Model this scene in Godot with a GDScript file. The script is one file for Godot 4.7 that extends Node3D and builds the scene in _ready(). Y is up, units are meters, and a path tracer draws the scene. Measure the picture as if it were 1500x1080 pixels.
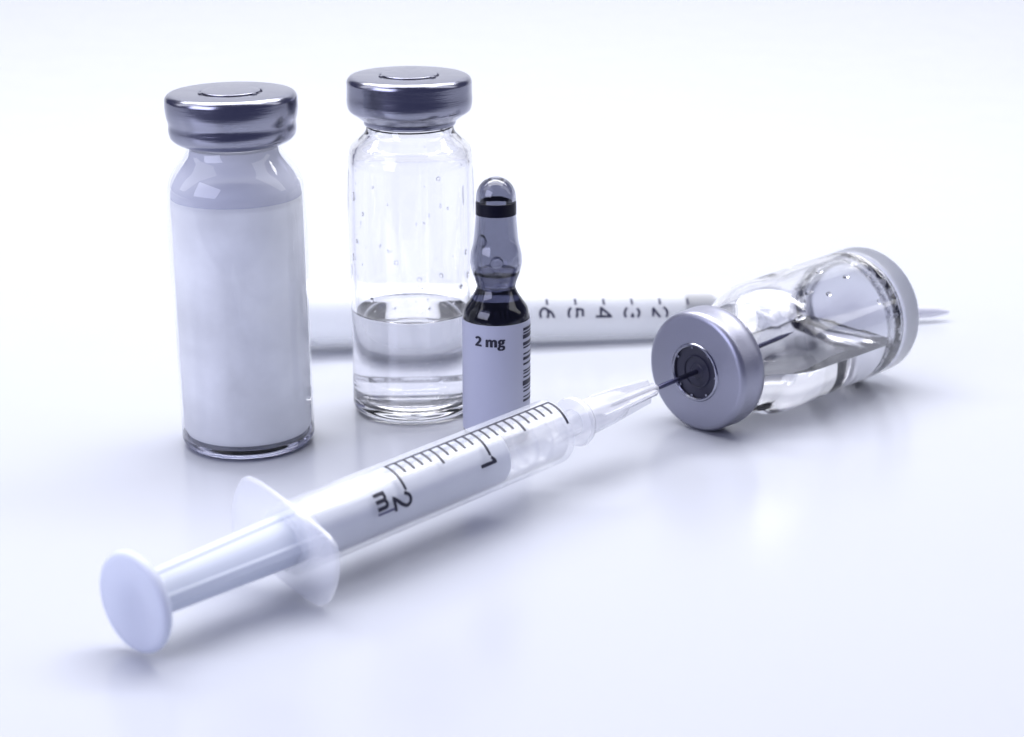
extends Node3D
# Close-up of injection vials, an ampoule and two syringes on a glossy white table.
# Lengths below are millimetres; MM turns them into metres when a mesh is committed.
const MM := 0.001
const FOCAL := 3000.0 / 1080.0

var M := {}
var taken := {}


class Geo:
	var v := PackedVector3Array()
	var n := PackedVector3Array()
	var uv := PackedVector2Array()
	var idx := PackedInt32Array()
	var x := Transform3D()

	func vert(p: Vector3, nn: Vector3, t := Vector2.ZERO) -> int:
		v.append(x * p)
		n.append((x.basis * nn).normalized())
		uv.append(t)
		return v.size() - 1

	func tri(a: int, b: int, c: int) -> void:
		var g := (v[b] - v[a]).cross(v[c] - v[a])
		if g.length_squared() < 1e-16:
			return
		if g.dot(n[a] + n[b] + n[c]) > 0.0:
			idx.append_array([a, c, b])
		else:
			idx.append_array([a, b, c])

	func quad(a: int, b: int, c: int, d: int) -> void:
		tri(a, b, c)
		tri(a, c, d)

	# profile of (radius, height) with the solid on its left; turned round y
	func lathe(prof: Array, seg := 72, wob: FastNoiseLite = null, amount := 0.0, crease := 0.8, from := 0.0, to := TAU) -> void:
		var m := prof.size()
		var sn := []
		for i in m - 1:
			var d: Vector2 = prof[i + 1] - prof[i]
			sn.append(Vector2(d.y, -d.x).normalized())
		for i in m - 1:
			var n0: Vector2 = sn[i]
			var n1: Vector2 = sn[i]
			if i > 0 and sn[i].dot(sn[i - 1]) > crease:
				n0 = (sn[i] + sn[i - 1]).normalized()
			if i < m - 2 and sn[i].dot(sn[i + 1]) > crease:
				n1 = (sn[i] + sn[i + 1]).normalized()
			var p0: Vector2 = prof[i]
			var p1: Vector2 = prof[i + 1]
			var first := v.size()
			for k in seg + 1:
				var a := lerpf(from, to, float(k) / seg)
				var c := cos(a)
				var s := sin(a)
				var w0 := 0.0
				var w1 := 0.0
				if wob:
					w0 = amount * wob.get_noise_3d(c * 2.0, s * 2.0, p0.y * 0.5)
					w1 = amount * wob.get_noise_3d(c * 2.0, s * 2.0, p1.y * 0.5)
				vert(Vector3((p0.x + w0) * s, p0.y, (p0.x + w0) * c), Vector3(n0.x * s, n0.y, n0.x * c), Vector2(a / TAU, p0.y * 0.02))
				vert(Vector3((p1.x + w1) * s, p1.y, (p1.x + w1) * c), Vector3(n1.x * s, n1.y, n1.x * c), Vector2(a / TAU, p1.y * 0.02))
			for k in seg:
				var b := first + k * 2
				quad(b, b + 1, b + 3, b + 2)

	# closed outline in x-y pushed along z from z0 to z1, with a small bevel
	func plate(outline: PackedVector2Array, z0: float, z1: float, bevel: float) -> void:
		var m := outline.size()
		var c := Vector2.ZERO
		for p in outline:
			c += p / m
		var inner := PackedVector2Array()
		var dirs := PackedVector2Array()
		for i in m:
			var t := (outline[(i + 1) % m] - outline[(i + m - 1) % m]).normalized()
			var o := Vector2(t.y, -t.x)
			if o.dot(outline[i] - c) < 0.0:
				o = -o
			dirs.append(o)
			inner.append(outline[i] - o * bevel)
		for side in [[z0, -1.0], [z1, 1.0]]:
			var z: float = side[0]
			var s: float = side[1]
			var f := vert(Vector3(c.x, c.y, z), Vector3(0, 0, s))
			var start := v.size()
			for i in m:
				vert(Vector3(inner[i].x, inner[i].y, z), Vector3(0, 0, s))
			for i in m:
				tri(f, start + i, start + (i + 1) % m)
			var st := v.size()
			for i in m:
				var nn := Vector3(dirs[i].x, dirs[i].y, s)
				vert(Vector3(inner[i].x, inner[i].y, z), nn)
				vert(Vector3(outline[i].x, outline[i].y, z - s * bevel), nn)
			for i in m:
				var a := st + i * 2
				var b := st + ((i + 1) % m) * 2
				quad(a, a + 1, b + 1, b)
		var st2 := v.size()
		for i in m:
			var nn := Vector3(dirs[i].x, dirs[i].y, 0)
			vert(Vector3(outline[i].x, outline[i].y, z0 + bevel), nn)
			vert(Vector3(outline[i].x, outline[i].y, z1 - bevel), nn)
		for i in m:
			var a := st2 + i * 2
			var b := st2 + ((i + 1) % m) * 2
			quad(a, a + 1, b + 1, b)

	func box(lo: Vector3, hi: Vector3) -> void:
		for ax in 3:
			for s in 2:
				var nn := Vector3.ZERO
				nn[ax] = 1.0 if s else -1.0
				var q := []
				for k in 4:
					var p := Vector3.ZERO
					p[ax] = hi[ax] if s else lo[ax]
					p[(ax + 1) % 3] = hi[(ax + 1) % 3] if k == 1 or k == 2 else lo[(ax + 1) % 3]
					p[(ax + 2) % 3] = hi[(ax + 2) % 3] if k >= 2 else lo[(ax + 2) % 3]
					q.append(vert(p, nn))
				quad(q[0], q[1], q[2], q[3])

	func blob(c: Vector3, r: Vector3, rings := 10, seg := 16) -> void:
		var first := v.size()
		for i in rings + 1:
			var th := PI * i / rings
			for k in seg + 1:
				var a := TAU * k / seg
				var u := Vector3(sin(th) * sin(a), cos(th), sin(th) * cos(a))
				vert(c + u * r, u / r)
		for i in rings:
			for k in seg:
				var b := first + i * (seg + 1) + k
				quad(b, b + 1, b + seg + 2, b + seg + 1)

	# printed line on a cylinder round y: points are (arc length up from angle 0, height)
	func ink(line: PackedVector2Array, width: float, r: float) -> void:
		var pts := PackedVector2Array()
		for i in line.size() - 1:
			var k := maxi(1, int(ceil(line[i].distance_to(line[i + 1]) / 0.35)))
			for j in k:
				pts.append(line[i].lerp(line[i + 1], float(j) / k))
		pts.append(line[-1])
		var first := v.size()
		var m := pts.size()
		for i in m:
			var t := (pts[mini(i + 1, m - 1)] - pts[maxi(i - 1, 0)]).normalized()
			var side := Vector2(-t.y, t.x) * width * 0.5
			var p := pts[i]
			if i == 0:
				p -= t * width * 0.3
			if i == m - 1:
				p += t * width * 0.3
			for q in [p - side, p + side]:
				var a: float = q.x / r
				vert(Vector3(-sin(a) * r, q.y, cos(a) * r), Vector3(-sin(a), 0, cos(a)))
		for i in m - 1:
			var b := first + i * 2
			quad(b, b + 1, b + 3, b + 2)

	func mesh() -> ArrayMesh:
		var p := PackedVector3Array()
		p.resize(v.size())
		for i in v.size():
			p[i] = v[i] * MM
		var a := []
		a.resize(Mesh.ARRAY_MAX)
		a[Mesh.ARRAY_VERTEX] = p
		a[Mesh.ARRAY_NORMAL] = n
		a[Mesh.ARRAY_TEX_UV] = uv
		a[Mesh.ARRAY_INDEX] = idx
		var m := ArrayMesh.new()
		m.add_surface_from_arrays(Mesh.PRIMITIVE_TRIANGLES, a)
		return m


# ---------------------------------------------------------------- helpers
func arc(cx: float, cy: float, r: float, a0: float, a1: float, k := 6) -> Array:
	var o := []
	for i in k + 1:
		var a := deg_to_rad(lerpf(a0, a1, float(i) / k))
		o.append(Vector2(cx + r * cos(a), cy + r * sin(a)))
	return o


func curve(pts: Array, k := 5) -> Array:   # smooth line through points
	var o := []
	for i in pts.size() - 1:
		var a: Vector2 = pts[maxi(i - 1, 0)]
		var b: Vector2 = pts[i]
		var c: Vector2 = pts[i + 1]
		var d: Vector2 = pts[mini(i + 2, pts.size() - 1)]
		var tb := maxf(b.distance_to(c), 0.001)
		var ta := maxf(a.distance_to(b), 0.001)
		var td := maxf(c.distance_to(d), 0.001)
		for j in k:
			o.append(b.cubic_interpolate_in_time(c, a, d, float(j) / k, tb, -ta, tb + td))
	o.append(pts[-1])
	return o


func part(called: String, g: Geo, mat: Material, parent: Node3D, label := "") -> MeshInstance3D:
	var o := MeshInstance3D.new()
	var key := str(parent.get_instance_id()) + called
	taken[key] = taken.get(key, 0) + 1
	o.name = called if taken[key] == 1 else "%s_%03d" % [called, taken[key] - 1]
	o.mesh = g.mesh()
	o.material_override = mat
	parent.add_child(o, true)
	if label:
		o.set_meta("label", label)
	return o


func thing(called: String, label: String, category: String, at: Vector3, group := "") -> Node3D:
	var o := Node3D.new()
	taken[called] = taken.get(called, 0) + 1
	o.name = called if taken[called] == 1 else "%s_%03d" % [called, taken[called] - 1]
	o.position = at * MM
	o.set_meta("label", label)
	o.set_meta("category", category)
	if group:
		o.set_meta("group", group)
	add_child(o, true)
	return o


func lin(r: float, g: float, b: float) -> Color:
	return Color(r, g, b).linear_to_srgb()


func solid(c: Color, rough := 0.5, metal := 0.0, spec := 0.5) -> StandardMaterial3D:
	var m := StandardMaterial3D.new()
	m.albedo_color = c
	m.roughness = rough
	m.metallic = metal
	m.metallic_specular = spec
	return m


func glass(c: Color, scale := 0.05, rough := 0.0, a := 0.0) -> StandardMaterial3D:
	var m := solid(c, rough)
	m.albedo_color.a = a
	m.transparency = BaseMaterial3D.TRANSPARENCY_ALPHA
	m.refraction_enabled = true
	m.refraction_scale = scale
	return m


func film(c: Color, a: float, rough := 0.2) -> StandardMaterial3D:
	var m := solid(c, rough)
	m.albedo_color.a = a
	m.transparency = BaseMaterial3D.TRANSPARENCY_ALPHA
	return m


func noise_tex(freq: float, seed_: int, size := 256, oct := 4) -> NoiseTexture2D:
	var nz := FastNoiseLite.new()
	nz.seed = seed_
	nz.frequency = freq
	nz.fractal_octaves = oct
	var t := NoiseTexture2D.new()
	t.width = size
	t.height = size
	t.seamless = true
	t.noise = nz
	return t


func ramped(t: NoiseTexture2D, a: float, b: float) -> NoiseTexture2D:
	var g := Gradient.new()
	g.set_color(0, Color(a, a, a))
	g.set_color(1, Color(b, b, b))
	t.color_ramp = g
	return t


# ---------------------------------------------------------------- materials
func make_materials() -> void:
	var table := solid(lin(0.395, 0.409, 0.465), 0.25)
	table.roughness_texture = ramped(noise_tex(0.012, 3), 0.7, 1.0)
	table.uv1_triplanar = true
	table.uv1_world_triplanar = true
	table.uv1_scale = Vector3.ONE * 9.0
	M.table = table
	M.backdrop = solid(lin(0.47, 0.48, 0.51), 0.4)
	M.glass = glass(lin(0.985, 0.985, 0.995))
	M.base_glass = glass(lin(0.42, 0.43, 0.56))  # dark tint stands in for dark surroundings refracted by the clear base
	M.puck_glass = glass(lin(0.80, 0.815, 0.88), 0.05, 0.3)
	M.water = glass(lin(0.97, 0.97, 0.99), 0.033)
	M.smoky = glass(lin(0.42, 0.43, 0.50))
	M.smoky_liquid = glass(lin(0.42, 0.43, 0.56), 0.034)
	var metal := solid(lin(0.30, 0.305, 0.37), 0.25, 1.0)
	metal.roughness_texture = ramped(noise_tex(0.02, 5), 0.75, 1.0)
	metal.uv1_scale = Vector3(2, 40, 1)
	metal.heightmap_enabled = true
	metal.heightmap_texture = noise_tex(0.015, 8, 256, 5)
	metal.heightmap_scale = 0.0008
	M.metal = metal
	var satin := solid(lin(0.32, 0.325, 0.40), 0.38, 0.9)
	satin.heightmap_enabled = true
	satin.heightmap_texture = noise_tex(0.12, 11, 512, 3)
	satin.heightmap_scale = 0.003
	satin.uv1_triplanar = true
	satin.uv1_scale = Vector3.ONE * 60.0
	M.satin = satin
	M.rubber = solid(lin(0.012, 0.012, 0.032), 0.5)
	M.grey_rubber = solid(lin(0.16, 0.16, 0.22), 0.6)
	M.ink = solid(lin(0.004, 0.004, 0.022), 0.45)
	M.faint_ink = solid(lin(0.03, 0.03, 0.07), 0.5)
	M.faded_ink = solid(lin(0.09, 0.09, 0.17), 0.5)
	var powder := solid(lin(0.95, 0.965, 0.99), 0.8)
	powder.albedo_texture = ramped(noise_tex(0.009, 21, 256, 5), 0.86, 1.0)
	powder.uv1_triplanar = true
	powder.uv1_scale = Vector3.ONE * 25.0
	powder.backlight_enabled = true
	powder.backlight = lin(0.7, 0.71, 0.74)
	M.powder = powder
	M.clear_wall = film(lin(0.9, 0.9, 0.95), 0.05, 0.03)
	M.dust = film(lin(0.50, 0.52, 0.64), 0.6, 0.8)
	M.paper = solid(lin(0.42, 0.435, 0.54), 0.55)
	M.paint = solid(lin(0.003, 0.003, 0.012), 0.3, 0.0, 0.3)
	M.barrel = film(lin(0.85, 0.87, 0.94), 0.17, 0.2)
	M.flange = film(lin(0.88, 0.90, 0.96), 0.24, 0.22)
	M.rear_barrel = film(lin(0.9, 0.92, 0.97), 0.24, 0.22)
	M.hub = film(lin(0.88, 0.89, 0.95), 0.30, 0.22)
	var pl := solid(lin(0.66, 0.69, 0.78), 0.45)
	pl.backlight_enabled = true
	pl.backlight = lin(0.6, 0.62, 0.68)
	M.plunger = pl
	var rp := solid(lin(0.90, 0.92, 0.97), 0.4)
	rp.backlight_enabled = true
	rp.backlight = lin(1.0, 1.0, 1.0)
	M.rear_plunger = rp
	var rp2 := film(lin(0.78, 0.81, 0.89), 0.8, 0.5)
	rp2.backlight_enabled = true
	rp2.backlight = lin(0.8, 0.82, 0.86)
	M.rod_plastic = rp2
	M.needle = solid(lin(0.16, 0.16, 0.24), 0.22, 1.0)
	M.sheath = film(lin(0.62, 0.62, 0.72), 0.6, 0.22)


# ---------------------------------------------------------------- vials
# outer and inner wall, up from the base; both lists run from the base upwards
func vial_glass(R: float, wall: float, base: float, shoulder: Array, top: float, neck_in: float, heel := 1.7, cr := 2.4) -> Array:
	var p := [Vector2(0, 0.75), Vector2(4.0, 0.65), Vector2(R - 3.6, 0.35), Vector2(R - 2.6, 0.02), Vector2(R - 2.1, 0.0)]
	p += arc(R - heel, heel, heel, -80, 0, 8)
	p += shoulder
	var rn: float = shoulder[-1].x
	p += [Vector2(rn, top - 5.2), Vector2(rn + 0.5, top - 4.6), Vector2(rn + 1.7, top - 4.2), Vector2(rn + 1.8, top - 3.4), Vector2(rn + 1.8, top - 2.6), Vector2(rn + 1.4, top - 2.2), Vector2(neck_in + 0.4, top - 2.2), Vector2(neck_in, top - 2.6)]
	p += vial_inner(R, wall, base, shoulder, neck_in, cr)
	return p


func vial_inner(R: float, wall: float, base: float, shoulder: Array, neck_in: float, cr := 2.4) -> Array:
	var q := []
	var up: Vector2 = shoulder[-1]
	q.append(Vector2(neck_in, up.y - 0.3))
	for i in range(shoulder.size() - 1, -1, -1):
		var s: Vector2 = shoulder[i]
		q.append(Vector2(maxf(neck_in, minf(s.x - wall, R - wall)), s.y - wall * clampf((s.x - neck_in) / R, 0.0, 0.4) - 0.4))
	q.append(Vector2(R - wall, base + cr + 0.2))
	var corner := arc(R - wall - cr, base + cr, cr, 0, -84, 9)
	q += corner
	q += [Vector2(4.0, base + 0.12), Vector2(0, base + 0.35)]
	return q


func cap_shape(R: float, top: float, h: float, hole: float, lower: Array, seed_: int, amount: float) -> Geo:
	var g := Geo.new()
	var p := []
	p += lower
	p += arc(R - 1.1, top - 1.1, 1.1, 0, 90, 7)
	p += [Vector2(hole + 0.45, top)]
	p += arc(hole + 0.25, top - 0.2, 0.2, 90, 180, 4)
	p += [Vector2(hole + 0.05, top - 0.45), Vector2(hole + 0.4, top - 0.45), Vector2(R - 1.1, top - 0.4), Vector2(R - 0.4, top - 1.2), Vector2(R - 0.4, top - h + 2.0)]
	p += [Vector2(lower[0].x, lower[0].y + 0.3), lower[0]]
	var nz := FastNoiseLite.new()
	nz.seed = seed_
	nz.frequency = 0.9
	g.lathe(p, 96, nz, amount)
	return g


func tear_disc(called: String, parent: Node3D, r: float, y: float) -> void:
	var g := Geo.new()
	g.lathe([Vector2(0, y - 0.3), Vector2(r - 0.1, y - 0.3)] + arc(r - 0.12, y - 0.14, 0.14, -60, 90, 5) + [Vector2(r - 0.9, y + 0.02), Vector2(0, y + 0.03)], 64)
	for a in [55.0, 175.0, 292.0]:
		g.x = Transform3D(Basis(Vector3.UP, deg_to_rad(a)), Vector3.ZERO)
		g.box(Vector3(-0.45, y - 0.28, r - 0.2), Vector3(0.45, y - 0.05, r + 0.5))
	g.x = Transform3D()
	part(called, g, M.metal, parent)


func stopper_shape(top: float, r: float, neck_in: float, plug: float) -> Geo:
	var g := Geo.new()
	g.lathe([Vector2(0, top - plug), Vector2(neck_in - 0.6, top - plug), Vector2(neck_in - 0.1, top - plug + 0.8), Vector2(neck_in - 0.05, top - 2.12), Vector2(r, top - 2.12), Vector2(r, top - 0.75), Vector2(r - 0.3, top - 0.5), Vector2(2.7, top - 0.5), Vector2(2.5, top - 0.62), Vector2(1.3, top - 0.62), Vector2(1.1, top - 0.45), Vector2(0, top - 0.45)], 48)
	return g


func powder_vial() -> void:
	var t := thing("powder_vial", "upright glass vial packed with white powder under a crimped metal cap", "vial", Vector3(-42.25, 0, -0.6))
	t.rotation_degrees.z = 0.7
	var top := 56.4
	var shoulder := curve([Vector2(10.6, 4.0), Vector2(10.6, 20.0), Vector2(10.6, 40.4), Vector2(10.4, 42.4), Vector2(9.5, 44.3), Vector2(8.2, 46.0), Vector2(7.5, 47.0), Vector2(7.2, 48.4)], 4)
	var g := Geo.new()
	var wall := [Vector2(10.55, 1.9)]
	wall += shoulder
	wall += [Vector2(7.2, top - 5.2), Vector2(8.8, top - 4.2), Vector2(9.0, top - 2.6), Vector2(5.6, top - 2.3)]
	g.lathe(wall, 96)
	part("glass_wall", g, M.clear_wall, t)
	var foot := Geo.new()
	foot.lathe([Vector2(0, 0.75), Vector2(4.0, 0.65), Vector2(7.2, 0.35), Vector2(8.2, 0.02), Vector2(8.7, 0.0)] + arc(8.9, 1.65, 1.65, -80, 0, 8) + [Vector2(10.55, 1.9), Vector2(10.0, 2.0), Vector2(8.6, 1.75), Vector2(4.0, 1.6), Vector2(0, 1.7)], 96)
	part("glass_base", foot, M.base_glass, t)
	# powder: lies against the wall with an uneven foot and a level top
	var f := Geo.new()
	var nz := FastNoiseLite.new()
	nz.seed = 4
	nz.frequency = 0.5
	f.lathe([Vector2(0, 1.85), Vector2(6.0, 1.8), Vector2(8.6, 1.9), Vector2(9.7, 2.3), Vector2(10.15, 3.2), Vector2(10.2, 12.0), Vector2(10.2, 40.1), Vector2(9.9, 40.7), Vector2(6.0, 41.0), Vector2(3.0, 41.3), Vector2(0, 41.4)], 72)
	part("powder", f, M.powder, t)
	var d := Geo.new()
	var inner := vial_inner(10.6, 1.0, 1.5, shoulder, 5.6)
	var coat := []
	for p in inner:
		if p.y > 39.2:
			coat.append(p + Vector2(0.55, 0.0))
	coat.reverse()
	d.lathe(coat, 72)
	part("powder_dust", d, M.dust, t, "grey film of dust inside the shoulder of the vial")
	var lower := curve([Vector2(6.9, 48.6), Vector2(7.4, 48.5), Vector2(8.7, 48.9), Vector2(9.5, 49.6), Vector2(9.75, 50.6), Vector2(9.72, 51.8), Vector2(9.95, 52.7), Vector2(10.1, 53.6), Vector2(10.1, 55.2)], 4)
	part("metal_cap", cap_shape(10.1, top, 7.6, 4.75, lower, 1, 0.05), M.metal, t)
	tear_disc("tear_disc", t, 4.5, top + 0.22)
	part("stopper", stopper_shape(top, 8.9, 5.6, 7.0), M.grey_rubber, t)


func liquid_vial() -> void:
	var t := thing("liquid_vial", "upright clear glass vial with droplets on its wall and clear liquid in its lower third", "vial", Vector3(-16.5, 0, -17.2))
	var top := 56.2
	var R := 10.15
	var shoulder := curve([Vector2(R, 4.0), Vector2(R, 20.0), Vector2(R, 41.5), Vector2(R - 0.12, 43.2), Vector2(R - 0.5, 44.7), Vector2(R - 1.9, 46.0), Vector2(7.3, 47.0), Vector2(7.0, 48.2)], 4)
	var g := Geo.new()
	g.lathe(vial_glass(R, 0.85, 1.7, shoulder, top, 5.8), 96)
	part("glass_bottle", g, M.glass, t)
	var w := Geo.new()
	var lv := 17.0
	var ri := R - 0.85 + 0.06
	var p := [Vector2(0, 1.7 + 0.29), Vector2(4.0, 1.7 + 0.06)]
	var corner := arc(ri - 2.4, 1.7 + 2.4 - 0.06, 2.4, -84, 0, 7)
	p += corner
	p += [Vector2(ri, lv - 3.0), Vector2(ri, lv + 0.6)]
	for d in [0.12, 0.3, 0.6, 1.0, 1.6, 2.4, 3.5, 5.5]:
		p.append(Vector2(ri - d, lv + 0.6 * exp(-d / 0.7)))
	p.append(Vector2(0, lv))
	w.lathe(p, 96)
	part("liquid", w, M.water, t)
	# droplets on the inside of the wall
	var rng := RandomNumberGenerator.new()
	rng.seed = 12
	var spots := [[-66.0, 37.2, 0.55, 1.0], [-61.0, 30.0, 0.4, 0.5], [-50.0, 34.8, 0.35, 0.45], [62.0, 37.5, 0.3, 2.2], [66.0, 28.0, 0.35, 0.6], [-70.0, 27.0, 0.5, 0.9], [-76.0, 24.6, 0.5, 1.4],
		[-40.0, 20.8, 0.55, 0.6], [20.0, 19.8, 0.45, 0.4], [46.0, 20.2, 0.5, 0.4], [-15.0, 19.9, 0.5, 0.35], [58.0, 22.4, 0.5, 0.6], [70.0, 24.0, 0.45, 0.7], [30.0, 41.0, 0.6, 0.5], [-36.0, 39.5, 0.25, 0.3], [-20.0, 37.0, 0.22, 0.3], [15.0, 34.0, 0.3, 0.22], [40.0, 36.0, 0.25, 0.35], [150.0, 21.0, 0.7, 0.6], [200.0, 23.0, 0.6, 0.6], [175.0, 20.0, 0.8, 0.5]]
	for s in spots:
		var b := Geo.new()
		b.x = Transform3D(Basis(Vector3.UP, deg_to_rad(s[0])), Vector3.ZERO)
		b.blob(Vector3(0, s[1], R - 0.85), Vector3(s[2] * 0.62, s[3] * 0.75, 0.2), 8, 12)
		part("droplet", b, M.water, t)
	var many := Geo.new()
	for i in 34:
		var a := rng.randf_range(0, TAU)
		var r := rng.randf_range(0.08, 0.2)
		many.x = Transform3D(Basis(Vector3.UP, a), Vector3.ZERO)
		many.blob(Vector3(0, lv + 2.0 + 24.0 * pow(rng.randf(), 1.7), R - 0.85), Vector3(r, r * rng.randf_range(0.6, 3.0), 0.09), 6, 8)
	var mo := part("fine_droplets", many, M.water, t)
	mo.set_meta("kind", "stuff")
	var lower := curve([Vector2(6.95, 48.3), Vector2(7.35, 48.35), Vector2(7.45, 49.2), Vector2(7.7, 49.75), Vector2(9.0, 50.1), Vector2(9.8, 50.7), Vector2(10.05, 51.5), Vector2(10.05, 53.4), Vector2(10.05, 55.0)], 4)
	part("metal_cap", cap_shape(10.05, top, 7.6, 4.75, lower, 7, 0.05), M.metal, t)
	tear_disc("tear_disc", t, 4.5, top + 0.22)
	part("stopper", stopper_shape(top, 8.9, 5.8, 6.2), M.grey_rubber, t)


func lying_vial() -> void:
	var A := Vector3(29.5, 10.05, -4.9)      # middle of the cap's face
	var B := Vector3(63.2, 11.35, -38.4)     # middle of the base
	var up := (A - B).normalized()
	var L := A.distance_to(B)
	var t := thing("lying_vial", "clear glass vial lying on its side with a needle stuck through its dark stopper", "vial", B)
	var side := up.cross(Vector3.UP).normalized()
	var bs := Basis(side, up, side.cross(up))   # local z points down on the table side or up; y along the vial
	t.basis = bs
	var top := L
	var R := 11.3
	var e := top - 56.2
	var shoulder := curve([Vector2(R, 6.3), Vector2(R, 9.0), Vector2(R, 16.0), Vector2(R, 30.0 + e * 0.4), Vector2(R - 0.3, 35.5 + e * 0.4), Vector2(R - 1.6, 40.0 + e * 0.6), Vector2(8.6, 44.6 + e), Vector2(7.3, 47.2 + e), Vector2(7.0, 48.4 + e)], 4)
	var g := Geo.new()
	var prof := [Vector2(0, 5.3), Vector2(R - 1.2, 5.3)] + arc(R - 0.8, 6.1, 0.8, -80, 0, 5)
	prof += shoulder + [Vector2(7.0, top - 5.2), Vector2(7.5, top - 4.6), Vector2(8.7, top - 4.2), Vector2(8.8, top - 3.0), Vector2(8.4, top - 2.2), Vector2(6.2, top - 2.2), Vector2(5.8, top - 2.6)]
	prof += vial_inner(R, 0.85, 6.3, shoulder, 5.8, 3.6)
	g.lathe(prof, 96)
	part("glass_bottle", g, M.glass, t)
	var puck := Geo.new()
	puck.lathe([Vector2(0, 0.75), Vector2(4.0, 0.65), Vector2(R - 3.6, 0.35), Vector2(R - 2.2, 0.0)] + arc(R - 1.8, 1.8, 1.8, -80, 0, 8) + [Vector2(R, 4.5)] + arc(R - 0.6, 4.6, 0.6, 0, 85, 4) + [Vector2(0, 5.2)], 96)
	part("thick_base", puck, M.puck_glass, t)
	# liquid lying in the lower half: sections across the axis, cut level in the world
	var inner := vial_inner(R, 0.85, 6.3, shoulder, 5.8, 3.6)
	inner.reverse()
	var st := []
	for p in inner:
		if p.x > 0.5 and p.y < 49.0 + e:
			st.append(Vector2(p.x + 0.06, p.y))
	var level := 8.9
	var w := Geo.new()
	var down := bs.inverse() * Vector3.DOWN
	var lx := bs.inverse() * (Vector3.DOWN - up * Vector3.DOWN.dot(up)).normalized()
	var ly := Vector3(0, 1, 0).cross(lx)
	var rows := []
	var K := 24
	var T := 16
	for q: Vector2 in st:
		var c := B + up * q.y
		var d := clampf((c.y - level) / sqrt(1.0 - up.y * up.y), -q.x * 0.98, q.x * 0.98)
		var half := acos(clampf(d / q.x, -1.0, 1.0))
		var row := []
		for k in K + 1:
			var a := lerpf(-half, half, float(k) / K)
			row.append([lx * (cos(a) * q.x) + ly * (sin(a) * q.x) + Vector3(0, q.y, 0), lx * cos(a) + ly * sin(a)])
		for k in range(1, T):
			var f := lerpf(sin(half), -sin(half), float(k) / T) * q.x
			var edge := q.x * sin(half) - absf(f)
			var rise := 0.8 * exp(-edge / 0.9) + 0.22 * sin(q.y * 0.5 + f * 0.3) + 0.08 * sin(q.y * 0.9 - f * 0.5)
			row.append([lx * (d - rise) + ly * f + Vector3(0, q.y, 0), -lx])
		rows.append(row)
	var m: int = rows[0].size()
	for r in rows.size() - 1:
		for k in m:
			var k2 := (k + 1) % m
			var q4 := [rows[r][k], rows[r + 1][k], rows[r + 1][k2], rows[r][k2]]
			var fl: bool = k >= K
			var ids := []
			for z in q4:
				ids.append(w.vert(z[0], -lx if fl else z[1]))
			w.quad(ids[0], ids[1], ids[2], ids[3])
	for z in [[0, -1.0], [rows.size() - 1, 1.0]]:
		var row = rows[z[0]]
		var c := Vector3.ZERO
		for q: Array in row:
			c += q[0] / m
		var f := w.vert(c, Vector3(0, z[1], 0))
		var s := w.v.size()
		for q: Array in row:
			w.vert(q[0], Vector3(0, z[1], 0))
		for k in m:
			w.tri(f, s + k, s + (k + 1) % m)
	part("liquid", w, M.water, t)
	var toward := bs.inverse() * Vector3(0, 0.75, 0.66)
	var turn := atan2(toward.x, toward.z)
	var rng := RandomNumberGenerator.new()
	rng.seed = 77
	for i in 9:
		var b := Geo.new()
		b.x = Transform3D(Basis(Vector3.UP, turn + rng.randf_range(-0.9, 0.9)), Vector3.ZERO)
		b.blob(Vector3(0, 10.0 + (i + rng.randf()) * 2.6, R - 0.87), Vector3(rng.randf_range(0.15, 0.5), rng.randf_range(0.3, 1.6), 0.22), 8, 12)
		part("droplet", b, M.water, t)
	var lower := curve([Vector2(6.95, 49.6 + e), Vector2(8.6, 49.8 + e), Vector2(9.6, 50.3 + e), Vector2(10.0, 51.2 + e), Vector2(10.0, 53.4 + e), Vector2(10.0, 55.0 + e)], 4)
	part("metal_cap", cap_shape(10.0, top, 6.6, 4.55, lower, 9, 0.04), M.satin, t)
	# torn rim round the opening
	var rim := Geo.new()
	rim.lathe([Vector2(4.5, top - 0.1), Vector2(4.9, top + 0.02), Vector2(4.75, top + 0.22), Vector2(4.5, top + 0.26), Vector2(4.32, top + 0.1), Vector2(4.3, top - 0.3), Vector2(4.5, top - 0.1)], 72)
	for a in [10.0, 62.0, 131.0, 170.0, 214.0, 268.0, 322.0]:
		rim.x = Transform3D(Basis(Vector3.UP, deg_to_rad(a)), Vector3.ZERO)
		rim.box(Vector3(-0.18, top - 0.25, 3.95), Vector3(0.22, top - 0.1, 4.4))
	rim.x = Transform3D()
	part("torn_rim", rim, M.metal, t)
	part("stopper", stopper_shape(top, 8.9, 5.8, 7.0), M.rubber, t)
	var ring := Geo.new()
	for r in [2.6]:
		ring.lathe([Vector2(r - 0.16, top - 0.52), Vector2(r + 0.16, top - 0.52), Vector2(r + 0.08, top - 0.36), Vector2(r - 0.08, top - 0.36), Vector2(r - 0.16, top - 0.52)], 48)
	part("stopper_ring", ring, M.rubber, t)


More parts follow.
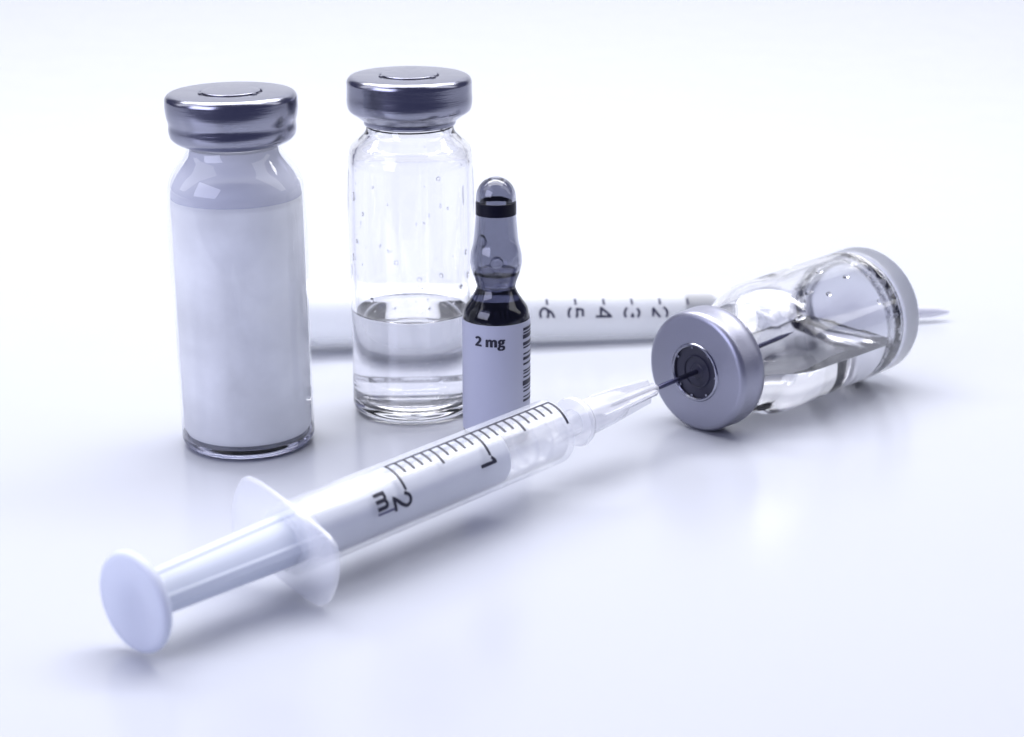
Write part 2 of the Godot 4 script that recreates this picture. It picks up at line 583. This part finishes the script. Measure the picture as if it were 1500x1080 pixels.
# ---------------------------------------------------------------- ampoule
func ampoule() -> void:
	var t := thing("ampoule", "small smoky glass ampoule with dark ring and 2 mg label beside the clear vial", "ampoule", Vector3(-2.5, 0, -1.8))
	var out := curve([Vector2(5.3, 1.40), Vector2(5.34, 8.00), Vector2(5.34, 19.60), Vector2(5.3, 20.73), Vector2(4.95, 22.03), Vector2(4.2, 23.15), Vector2(3.5, 24.27), Vector2(3.08, 25.39), Vector2(3.3, 26.42), Vector2(3.78, 27.82), Vector2(4.08, 29.21), Vector2(3.98, 30.61), Vector2(3.55, 32.65), Vector2(3.3, 35.07), Vector2(3.15, 37.30), Vector2(3.12, 39.54)], 5)
	var domed := curve([Vector2(3.12, 39.54), Vector2(2.98, 40.56), Vector2(2.5, 41.58), Vector2(1.6, 42.42), Vector2(0.7, 42.79), Vector2(0, 42.88)], 4)
	var p := [Vector2(0, 0.5), Vector2(3.4, 0.3), Vector2(4.2, 0.0)]
	p += arc(4.2, 1.1, 1.1, -80, -5, 5)
	p += out + domed
	var inner := []
	for q in out + domed:
		inner.append(Vector2(maxf(q.x - 0.55, 0.0), minf(q.y, 42.3) if q.x > 0.6 else 42.3))
	inner.reverse()
	p += inner + [Vector2(4.2, 1.2), Vector2(3.2, 0.9), Vector2(0, 1.1)]
	var g := Geo.new()
	g.lathe(p, 72, null, 0.0, 0.7)
	part("glass_bottle", g, M.smoky, t)
	var w := Geo.new()
	var liq := [Vector2(0, 1.06), Vector2(3.2, 0.86), Vector2(4.25, 1.15)]
	var lv := 27.4
	for q in out:
		if q.y < lv:
			liq.append(Vector2(q.x - 0.5, q.y))
	liq += [Vector2(3.3, lv + 0.6), Vector2(3.0, lv + 0.25), Vector2(2.4, lv), Vector2(0, lv - 0.1)]
	w.lathe(liq, 72)
	part("liquid", w, M.smoky_liquid, t)
	var ring := Geo.new()
	ring.lathe([Vector2(3.12, 38.35), Vector2(3.19, 38.35), Vector2(3.18, 39.0), Vector2(3.12, 39.05)], 64)
	ring.lathe([Vector2(3.14, 37.05), Vector2(3.2, 37.05), Vector2(3.195, 38.35)], 64, null, 0.0, 0.8, PI + 0.6, TAU + PI - 0.6)
	part("painted_ring", ring, M.paint, t)
	var lab := Geo.new()
	lab.lathe([Vector2(5.36, 2.2), Vector2(5.42, 2.2), Vector2(5.42, 20.3), Vector2(5.36, 20.3), Vector2(5.36, 2.2)], 96)
	var lo := part("label", lab, M.paper, t)
	# lettering
	var font := SystemFont.new()
	font.font_names = ["Droid Sans"]
	font.font_weight = 900
	var tm := TextMesh.new()
	tm.text = "2 mg"
	tm.font = font
	tm.font_size = 64
	tm.pixel_size = 0.01
	tm.depth = 0.0
	tm.curve_step = 1.0
	var arr := tm.get_mesh_arrays()
	var vs: PackedVector3Array = arr[Mesh.ARRAY_VERTEX]
	var ix: PackedInt32Array = arr[Mesh.ARRAY_INDEX]
	var lo2 := Vector2.INF
	var hi2 := -Vector2.INF
	for q in vs:
		lo2 = lo2.min(Vector2(q.x, q.y))
		hi2 = hi2.max(Vector2(q.x, q.y))
	var k := 4.85 / (hi2.x - lo2.x)
	var txt := Geo.new()
	for c in 3:
		var first := txt.v.size()
		var rr := 5.45 + c * 0.004
		for q in vs:
			var a := deg_to_rad(-37.0) + ((q.x - lo2.x) * k + c * 0.075) / 5.45
			txt.vert(Vector3(sin(a) * rr, 16.3 + (q.y - lo2.y) * k + (0.06 if c == 1 else 0.0), cos(a) * rr), Vector3(sin(a), 0, cos(a)))
		for i in ix.size() / 3:
			txt.tri(first + ix[i * 3], first + ix[i * 3 + 1], first + ix[i * 3 + 2])
	part("lettering", txt, M.ink, lo)
	var bars := [[70, 103], [118, 138], [150, 200], [240, 280], [295, 315], [370, 390], [418, 455], [490, 515], [572, 590], [604, 622], [648, 668], [700, 760], [775, 793], [818, 838], [885, 902], [925, 955]]
	for b in bars:
		var y1: float = 19.4 - (b[0] - 70) / 8.31 / 8.72
		var y0: float = 19.4 - (b[1] - 70) / 8.31 / 8.72
		var bg := Geo.new()
		bg.ink(PackedVector2Array([Vector2(-5.45 * deg_to_rad(53.0), (y0 + y1) * 0.5), Vector2(-5.45 * deg_to_rad(104.0), (y0 + y1) * 0.5)]), y1 - y0, 5.45)
		part("barcode_bar", bg, M.ink, lo)
	# bubble and bead caught in the neck
	var bub := Geo.new()
	bub.x = Transform3D(Basis(Vector3.UP, deg_to_rad(-42.0)), Vector3.ZERO)
	bub.blob(Vector3(0, 33.2, 3.05), Vector3(0.95, 1.05, 0.35), 10, 16)
	part("droplet", bub, M.water, t)
	var bead := Geo.new()
	bead.x = Transform3D(Basis(Vector3.UP, deg_to_rad(2.0)), Vector3.ZERO)
	bead.blob(Vector3(0, 30.0, 3.36), Vector3(1.0, 1.0, 0.2), 10, 16)
	part("droplet", bead, M.water, t)


# ---------------------------------------------------------------- syringes
# digits as strokes in a box 0.6 wide and 1 high
func strokes(ch: String) -> Array:
	match ch:
		"1": return [[Vector2(0.08, 0.8), Vector2(0.32, 1.0), Vector2(0.32, 0.0)]]
		"2": return [[Vector2(0.02, 0.76)] + arc(0.3, 0.72, 0.27, 150, -25, 9) + [Vector2(0.42, 0.42), Vector2(0.03, 0.03), Vector2(0.6, 0.03)]]
		"3": return [arc(0.28, 0.75, 0.24, 150, -80, 9) + arc(0.28, 0.27, 0.27, 80, -150, 9)]
		"4": return [[Vector2(0.44, 0.0), Vector2(0.44, 1.0), Vector2(0.0, 0.3), Vector2(0.6, 0.3)]]
		"5": return [[Vector2(0.54, 0.98), Vector2(0.1, 0.98), Vector2(0.06, 0.55)] + arc(0.28, 0.32, 0.3, 110, -150, 10)]
		"6": return [[Vector2(0.5, 0.98), Vector2(0.22, 0.78)] + arc(0.3, 0.3, 0.28, 165, -195, 14)]
		"m": return [[Vector2(0.0, 0.7), Vector2(0.0, 0.0)], [Vector2(0.0, 0.45)] + arc(0.2, 0.48, 0.2, 170, 20, 6) + [Vector2(0.4, 0.0)], [Vector2(0.4, 0.45)] + arc(0.6, 0.48, 0.2, 170, 20, 6) + [Vector2(0.8, 0.0)]]
		"l": return [[Vector2(0.0, 1.0), Vector2(0.0, 0.0)]]
	return []


# a character whose top points along the barrel: x runs down round the barrel, y along it
func letter(ch: String, at: Vector2, size: float, width: float, r: float, parent: Node3D, mat: Material, called := "numeral", cut := -100.0, wide := 1.0) -> void:
	var g := Geo.new()
	for s in strokes(ch):
		var line := PackedVector2Array()
		var fine := []
		for i in s.size() - 1:
			for j in 6:
				fine.append(s[i].lerp(s[i + 1], j / 6.0))
		fine.append(s[-1])
		for q: Vector2 in fine:
			var z := Vector2(at.x - q.x * size * wide, at.y + q.y * size)
			if z.x < cut:
				if line.size() > 1:
					g.ink(line, width, r)
				line = PackedVector2Array()
				continue
			line.append(z)
		if line.size() > 1:
			g.ink(line, width, r)
	part(called, g, mat, parent)


func axis_basis(along: Vector3, eye: Vector3) -> Basis:
	var y := along.normalized()
	var z := (eye - y * eye.dot(y)).normalized()
	return Basis(y.cross(z), y, z)


func clipped_disc(R: float, half: float, long_axis: Vector2) -> PackedVector2Array:
	var o := PackedVector2Array()
	var lim := acos(half / R)
	var n := Vector2(-long_axis.y, long_axis.x)
	for s in [1.0, -1.0]:
		for i in 25:
			var a := lerpf(-(PI / 2 - lim) , (PI / 2 - lim), i / 24.0)
			o.append((long_axis * cos(a) + n * sin(a)) * R * s)
		for i in range(1, 8):
			o.append((n * half + long_axis * lerpf(R * cos(PI / 2 - lim), -R * cos(PI / 2 - lim), i / 8.0)) * s)
	for again in 6:
		var q := o.duplicate()
		for i in o.size():
			q[i] = o[i] * 0.5 + (o[(i + 1) % o.size()] + o[(i + o.size() - 1) % o.size()]) * 0.25
		o = q
	return o


func front_syringe() -> void:
	var A := Vector3(-46.7, 7.2, 79.6)
	var B := Vector3(29.5, 10.05, -4.9)
	var d := (B - A).normalized()
	var t := thing("front_syringe", "small translucent white syringe with black 2 ml scale, its needle stuck into the lying vial", "syringe", A)
	var eye := Vector3(0, 110.2, 310) - (A + B) / 2
	t.basis = axis_basis(d, eye)
	# barrel
	var g := Geo.new()
	var r := 4.95
	g.lathe([Vector2(4.35, 25.75), Vector2(r, 25.75), Vector2(r, 40.0), Vector2(r, 77.6)] + arc(r - 1.0, 77.8, 1.0, 0, 80, 5) + [Vector2(2.4, 79.0), Vector2(2.1, 79.4), Vector2(2.0, 88.0), Vector2(1.2, 88.0), Vector2(1.2, 79.0), Vector2(1.6, 78.2), Vector2(4.0, 77.9), Vector2(4.35, 77.4), Vector2(4.35, 25.75)], 72)
	var barrel := part("barrel", g, M.barrel, t)
	# finger flange: a disc cut on two sides
	var f := Geo.new()
	var h := Vector3(-d.z, 0, d.x).normalized()
	var u := h.cross(d)
	var lng := (h * 0.956 - u * 0.292).normalized()
	var loc := t.basis.inverse() * lng
	var nrm := Vector3(0, 1, 0)
	f.x = Transform3D(Basis(loc, nrm.cross(loc), nrm), Vector3(0, 25.2, 0))
	f.plate(clipped_disc(10.3, 5.8, Vector2(1, 0)), -0.5, 0.5, 0.25)
	part("finger_flange", f, M.flange, t)
	# plunger: thumb rest, crossed vanes, piston
	var th := Geo.new()
	th.lathe([Vector2(0, 0.25), Vector2(5.6, 0.0)] + arc(5.9, 0.75, 0.75, -80, 80, 6) + [Vector2(3.0, 1.8), Vector2(0, 1.8)], 64)
	part("thumb_rest", th, M.plunger, t)
	var rod := Geo.new()
	for k in 2:
		rod.x = Transform3D(Basis(Vector3.UP, PI / 2 * k + 0.5), Vector3.ZERO)
		rod.plate(PackedVector2Array([Vector2(-3.0, 1.7), Vector2(3.0, 1.7), Vector2(3.7, 24.0), Vector2(3.9, 36.0), Vector2(3.9, 63.6), Vector2(-3.9, 63.6), Vector2(-3.9, 36.0), Vector2(-3.7, 24.0)]), -0.75, 0.75, 0.2)
	rod.x = Transform3D()
	rod.lathe([Vector2(0, 1.7), Vector2(2.75, 1.7), Vector2(3.4, 24.0), Vector2(3.6, 40.0), Vector2(3.5, 60.0)], 32)
	part("plunger_rod", rod, M.rod_plastic, t)
	var pis := Geo.new()
	pis.lathe([Vector2(0, 29.0), Vector2(3.6, 29.0), Vector2(4.2, 31.0), Vector2(4.25, 64.4)] + arc(3.5, 64.6, 0.75, 0, 80, 4) + [Vector2(0.0, 65.5)], 64)
	part("plunger_piston", pis, M.plunger, t)
	var ringed := Geo.new()  # thin rings modelled in place of reflections in the clear barrel end
	for s in [71.0, 74.2]:
		ringed.lathe([Vector2(3.6, s - 0.25), Vector2(4.3, s), Vector2(3.6, s + 0.25)], 40)
	part("reflection_rings", ringed, M.barrel, t)
	# scale
	var R := r + 0.03
	var up := 56.0
	var y0 := 77.4
	var ml := 16.9
	var line := Geo.new()
	line.ink(PackedVector2Array([Vector2(R * deg_to_rad(up), y0 - 2.0 * ml), Vector2(R * deg_to_rad(up), y0)]), 0.4, R)
	part("scale_line", line, M.ink, barrel)
	for i in 21:
		var to := 30.0
		if i % 10 == 0:
			to = 3.0
		elif i % 5 == 0:
			to = 19.0
		var tk := Geo.new()
		tk.ink(PackedVector2Array([Vector2(R * deg_to_rad(up), y0 - i * ml * 0.1), Vector2(R * deg_to_rad(to), y0 - i * ml * 0.1)]), 0.48, R)
		part("scale_tick", tk, M.ink, barrel)
	letter("1", Vector2(0.0, y0 - ml - 2.2), 2.9, 0.52, R, barrel, M.ink)
	letter("2", Vector2(-0.15, y0 - 2.0 * ml - 2.7), 3.1, 0.55, R, barrel, M.ink)
	letter("m", Vector2(0.95, y0 - 2.0 * ml - 5.6), 2.5, 0.55, R, barrel, M.ink, "letter")
	letter("l", Vector2(-1.7, y0 - 2.0 * ml - 5.8), 2.9, 0.36, R, barrel, M.faded_ink, "letter")
	# needle hub with fins and flange
	var hub := Geo.new()
	hub.lathe([Vector2(2.1, 83.4), Vector2(3.7, 83.4), Vector2(3.9, 83.8), Vector2(3.7, 84.6), Vector2(2.75, 85.4), Vector2(2.6, 90.0), Vector2(2.3, 94.0), Vector2(1.35, 96.0), Vector2(1.1, 103.0), Vector2(0.75, 103.6), Vector2(0.45, 103.6), Vector2(0.45, 92.0), Vector2(2.05, 90.0), Vector2(2.1, 83.4)], 48)
	part("needle_hub", hub, M.hub, t)
	for k in 4:
		var fin := Geo.new()
		fin.x = Transform3D(Basis(Vector3.UP, PI / 2 * k + 0.35), Vector3.ZERO)
		fin.plate(PackedVector2Array([Vector2(0.9, 88.0), Vector2(2.95, 88.0), Vector2(2.7, 93.0), Vector2(1.9, 101.8), Vector2(0.8, 102.2)]), -0.25, 0.25, 0.08)
		part("hub_fin", fin, M.hub, t)
	var nd := Geo.new()
	nd.lathe([Vector2(0, 93.0), Vector2(0.4, 93.0), Vector2(0.4, 139.0), Vector2(0.0, 141.5)], 24)
	part("needle", nd, M.needle, t)


func rear_syringe() -> void:
	var A := Vector3(-62.0, 7.2, -47.5)
	var B := Vector3(84.0, 1.8, -69.5)
	var d := (B - A).normalized()
	var t := thing("rear_syringe", "larger translucent syringe with black numerals lying behind the vials and ampoule", "syringe", A)
	t.basis = axis_basis(d, Vector3(0, 110.2, 310) - (A + B) / 2)
	var L := A.distance_to(B)
	var r := 6.5
	var g := Geo.new()
	g.lathe([Vector2(r - 0.7, 21.5), Vector2(r, 21.5), Vector2(r, 50.0), Vector2(r, 103.0)] + arc(r - 1.0, 103.2, 1.0, 0, 80, 5) + [Vector2(2.6, 104.5), Vector2(2.3, 105.0), Vector2(2.1, 112.0), Vector2(1.3, 112.0), Vector2(1.3, 104.0), Vector2(r - 0.9, 103.4), Vector2(r - 0.7, 102.8), Vector2(r - 0.7, 21.5)], 64)
	var barrel := part("barrel", g, M.rear_barrel, t)
	var f := Geo.new()
	f.x = Transform3D(Basis(Vector3(1, 0, 0), Vector3(0, 0, -1), Vector3(0, 1, 0)), Vector3(0, 21.0, 0))
	f.plate(clipped_disc(10.0, 6.9, Vector2(0, 1)), -0.8, 0.8, 0.3)
	part("finger_flange", f, M.flange, t)
	var rod := Geo.new()
	rod.lathe([Vector2(0, 11.0), Vector2(5.5, 11.0), Vector2(5.5, 12.5), Vector2(3.6, 12.8), Vector2(4.0, 24.0), Vector2(5.2, 27.0), Vector2(5.2, 94.8), Vector2(0, 94.8)], 48)
	part("plunger_rod", rod, M.rear_plunger, t)
	var st := Geo.new()
	st.lathe([Vector2(0, 95.0), Vector2(5.3, 95.0), Vector2(5.45, 95.8), Vector2(5.0, 97.2), Vector2(5.45, 98.6), Vector2(5.4, 99.6), Vector2(2.0, 102.0), Vector2(0, 102.4)], 48)
	part("plunger_stopper", st, M.rubber, t)
	var R := r + 0.03
	var digits := ["6", "5", "4", "3", "2", "1"]
	for i in 6:
		var y := 66.9 + i * 5.3
		var tk := Geo.new()
		tk.ink(PackedVector2Array([Vector2(2.75, y + 1.35), Vector2(1.8, y + 1.45)]), 0.42, R)
		part("scale_tick", tk, M.faint_ink, barrel)
		if i < 5:
			letter(digits[i], Vector2(1.15, y), 2.8, 0.46, R, barrel, M.faint_ink, "numeral", -0.6, 1.35)
	var hub := Geo.new()
	hub.lathe([Vector2(2.2, 108.0), Vector2(3.6, 108.0), Vector2(3.6, 109.0), Vector2(2.9, 109.8), Vector2(2.6, 118.0), Vector2(1.4, 121.0), Vector2(0.4, 121.0), Vector2(0.4, 116.0), Vector2(2.2, 113.0), Vector2(2.2, 108.0)], 40)
	part("needle_hub", hub, M.hub, t)
	var cap := Geo.new()
	cap.lathe([Vector2(0, 116.0), Vector2(2.2, 116.0), Vector2(2.0, 124.0), Vector2(1.6, 134.0), Vector2(1.1, L - 3.0), Vector2(0.4, L), Vector2(0, L + 0.2)], 40)
	part("needle_sheath", cap, M.sheath, t)


# ---------------------------------------------------------------- scene
func _ready() -> void:
	var cam := Camera3D.new()
	cam.name = "camera"
	cam.position = Vector3(0, 110.2, 310) * MM
	cam.rotation = Vector3(-0.306, 0, 0)
	cam.fov = rad_to_deg(2.0 * atan(0.5 / FOCAL))
	cam.near = 0.02
	cam.far = 20.0
	var at := CameraAttributesPhysical.new()
	at.frustum_focal_length = 24.0 * FOCAL
	at.frustum_focus_distance = 0.314
	at.exposure_aperture = 24.0
	at.frustum_near = 0.02
	at.frustum_far = 20.0
	cam.attributes = at
	add_child(cam)
	cam.make_current()
	var env := Environment.new()
	env.background_mode = Environment.BG_COLOR
	env.background_color = lin(0.075, 0.08, 0.16)
	env.tonemap_mode = Environment.TONE_MAPPER_LINEAR
	env.tonemap_exposure = 1.19
	env.sdfgi_enabled = true
	env.ssao_enabled = true
	env.ssil_enabled = true
	var we := WorldEnvironment.new()
	we.name = "environment"
	we.environment = env
	add_child(we)
	# overhead softbox, a little behind the objects
	var key := AreaLight3D.new()
	key.name = "softbox_light"
	key.area_size = Vector2(0.6, 0.42)
	key.position = Vector3(-0.02, 0.48, -0.13)
	key.rotation_degrees = Vector3(-76, 180, 0)
	key.light_energy = 0.33
	key.shadow_enabled = true
	add_child(key)
	var back := AreaLight3D.new()
	back.name = "backdrop_light"
	back.area_size = Vector2(1.8, 0.3)
	back.position = Vector3(0, 0.85, -0.42)
	back.look_at_from_position(back.position, Vector3(0, 0.1, -0.85))
	back.light_energy = 1.6
	back.shadow_enabled = true
	add_child(back)
	for s in [-1.0, 1.0]:  # unseen lamps added to whiten the table edges like a vignette
		var side := AreaLight3D.new()
		side.name = "added_edge_light" if s < 0 else "added_edge_light_001"
		side.area_size = Vector2(0.12, 0.5)
		side.position = Vector3(0.34 * s, 0.22, 0.0)
		side.look_at_from_position(side.position, Vector3(0.26 * s, 0, 0.02))
		side.light_energy = 0.026
		side.shadow_enabled = true
		add_child(side)
	var fill := AreaLight3D.new()
	fill.name = "fill_light"
	fill.area_size = Vector2(0.5, 0.4)
	fill.position = Vector3(-0.48, 0.3, 0.42)
	fill.look_at_from_position(fill.position, Vector3(0, 0.02, 0))
	fill.light_color = Color(0.88, 0.89, 1.0)
	fill.light_energy = 0.26
	fill.shadow_enabled = true
	add_child(fill)

	make_materials()
	# glossy white plate the things stand on
	var g := Geo.new()
	var sec := PackedVector2Array([Vector2(-450, -3.4), Vector2(450, -3.4)])
	sec = PackedVector2Array()
	for q in [Vector2(-450, 110), Vector2(450, 110), Vector2(450, -640), Vector2(-450, -640)]:
		sec.append(q)
	g.x = Transform3D(Basis(Vector3(1, 0, 0), Vector3(0, 0, 1), Vector3(0, 1, 0)), Vector3.ZERO)
	g.plate(sec, -3.5, 0.0, 0.4)
	var o := part("table", g, M.table, self, "glossy white table plate under the vials and syringes")
	o.set_meta("kind", "structure")
	# white paper sweep under and behind it
	var w := Geo.new()
	var prof := []
	for i in 12:
		prof.append(Vector2(lerpf(106, -645, i / 11.0), -3.9))
	for i in 16:
		var a := PI / 2 * (i + 1) / 16.0
		prof.append(Vector2(-645 - 300 * sin(a), 300 * (1 - cos(a)) - 3.9))
	prof.append(Vector2(-945, 900))
	for i in prof.size() - 1:
		var ids := []
		for j in [i, i + 1]:
			var tan0: Vector2 = (prof[mini(j + 1, prof.size() - 1)] - prof[maxi(j - 1, 0)]).normalized()
			var p: Vector2 = prof[j]
			for s in [-700.0, 700.0]:
				ids.append(w.vert(Vector3(s, p.y, p.x), Vector3(0, -tan0.x, tan0.y)))
		w.quad(ids[0], ids[1], ids[3], ids[2])
	var bd := part("backdrop", w, M.backdrop, self, "white paper backdrop curving up behind the table")
	bd.set_meta("kind", "structure")
	powder_vial()
	liquid_vial()
	lying_vial()
	ampoule()
	rear_syringe()
	front_syringe()
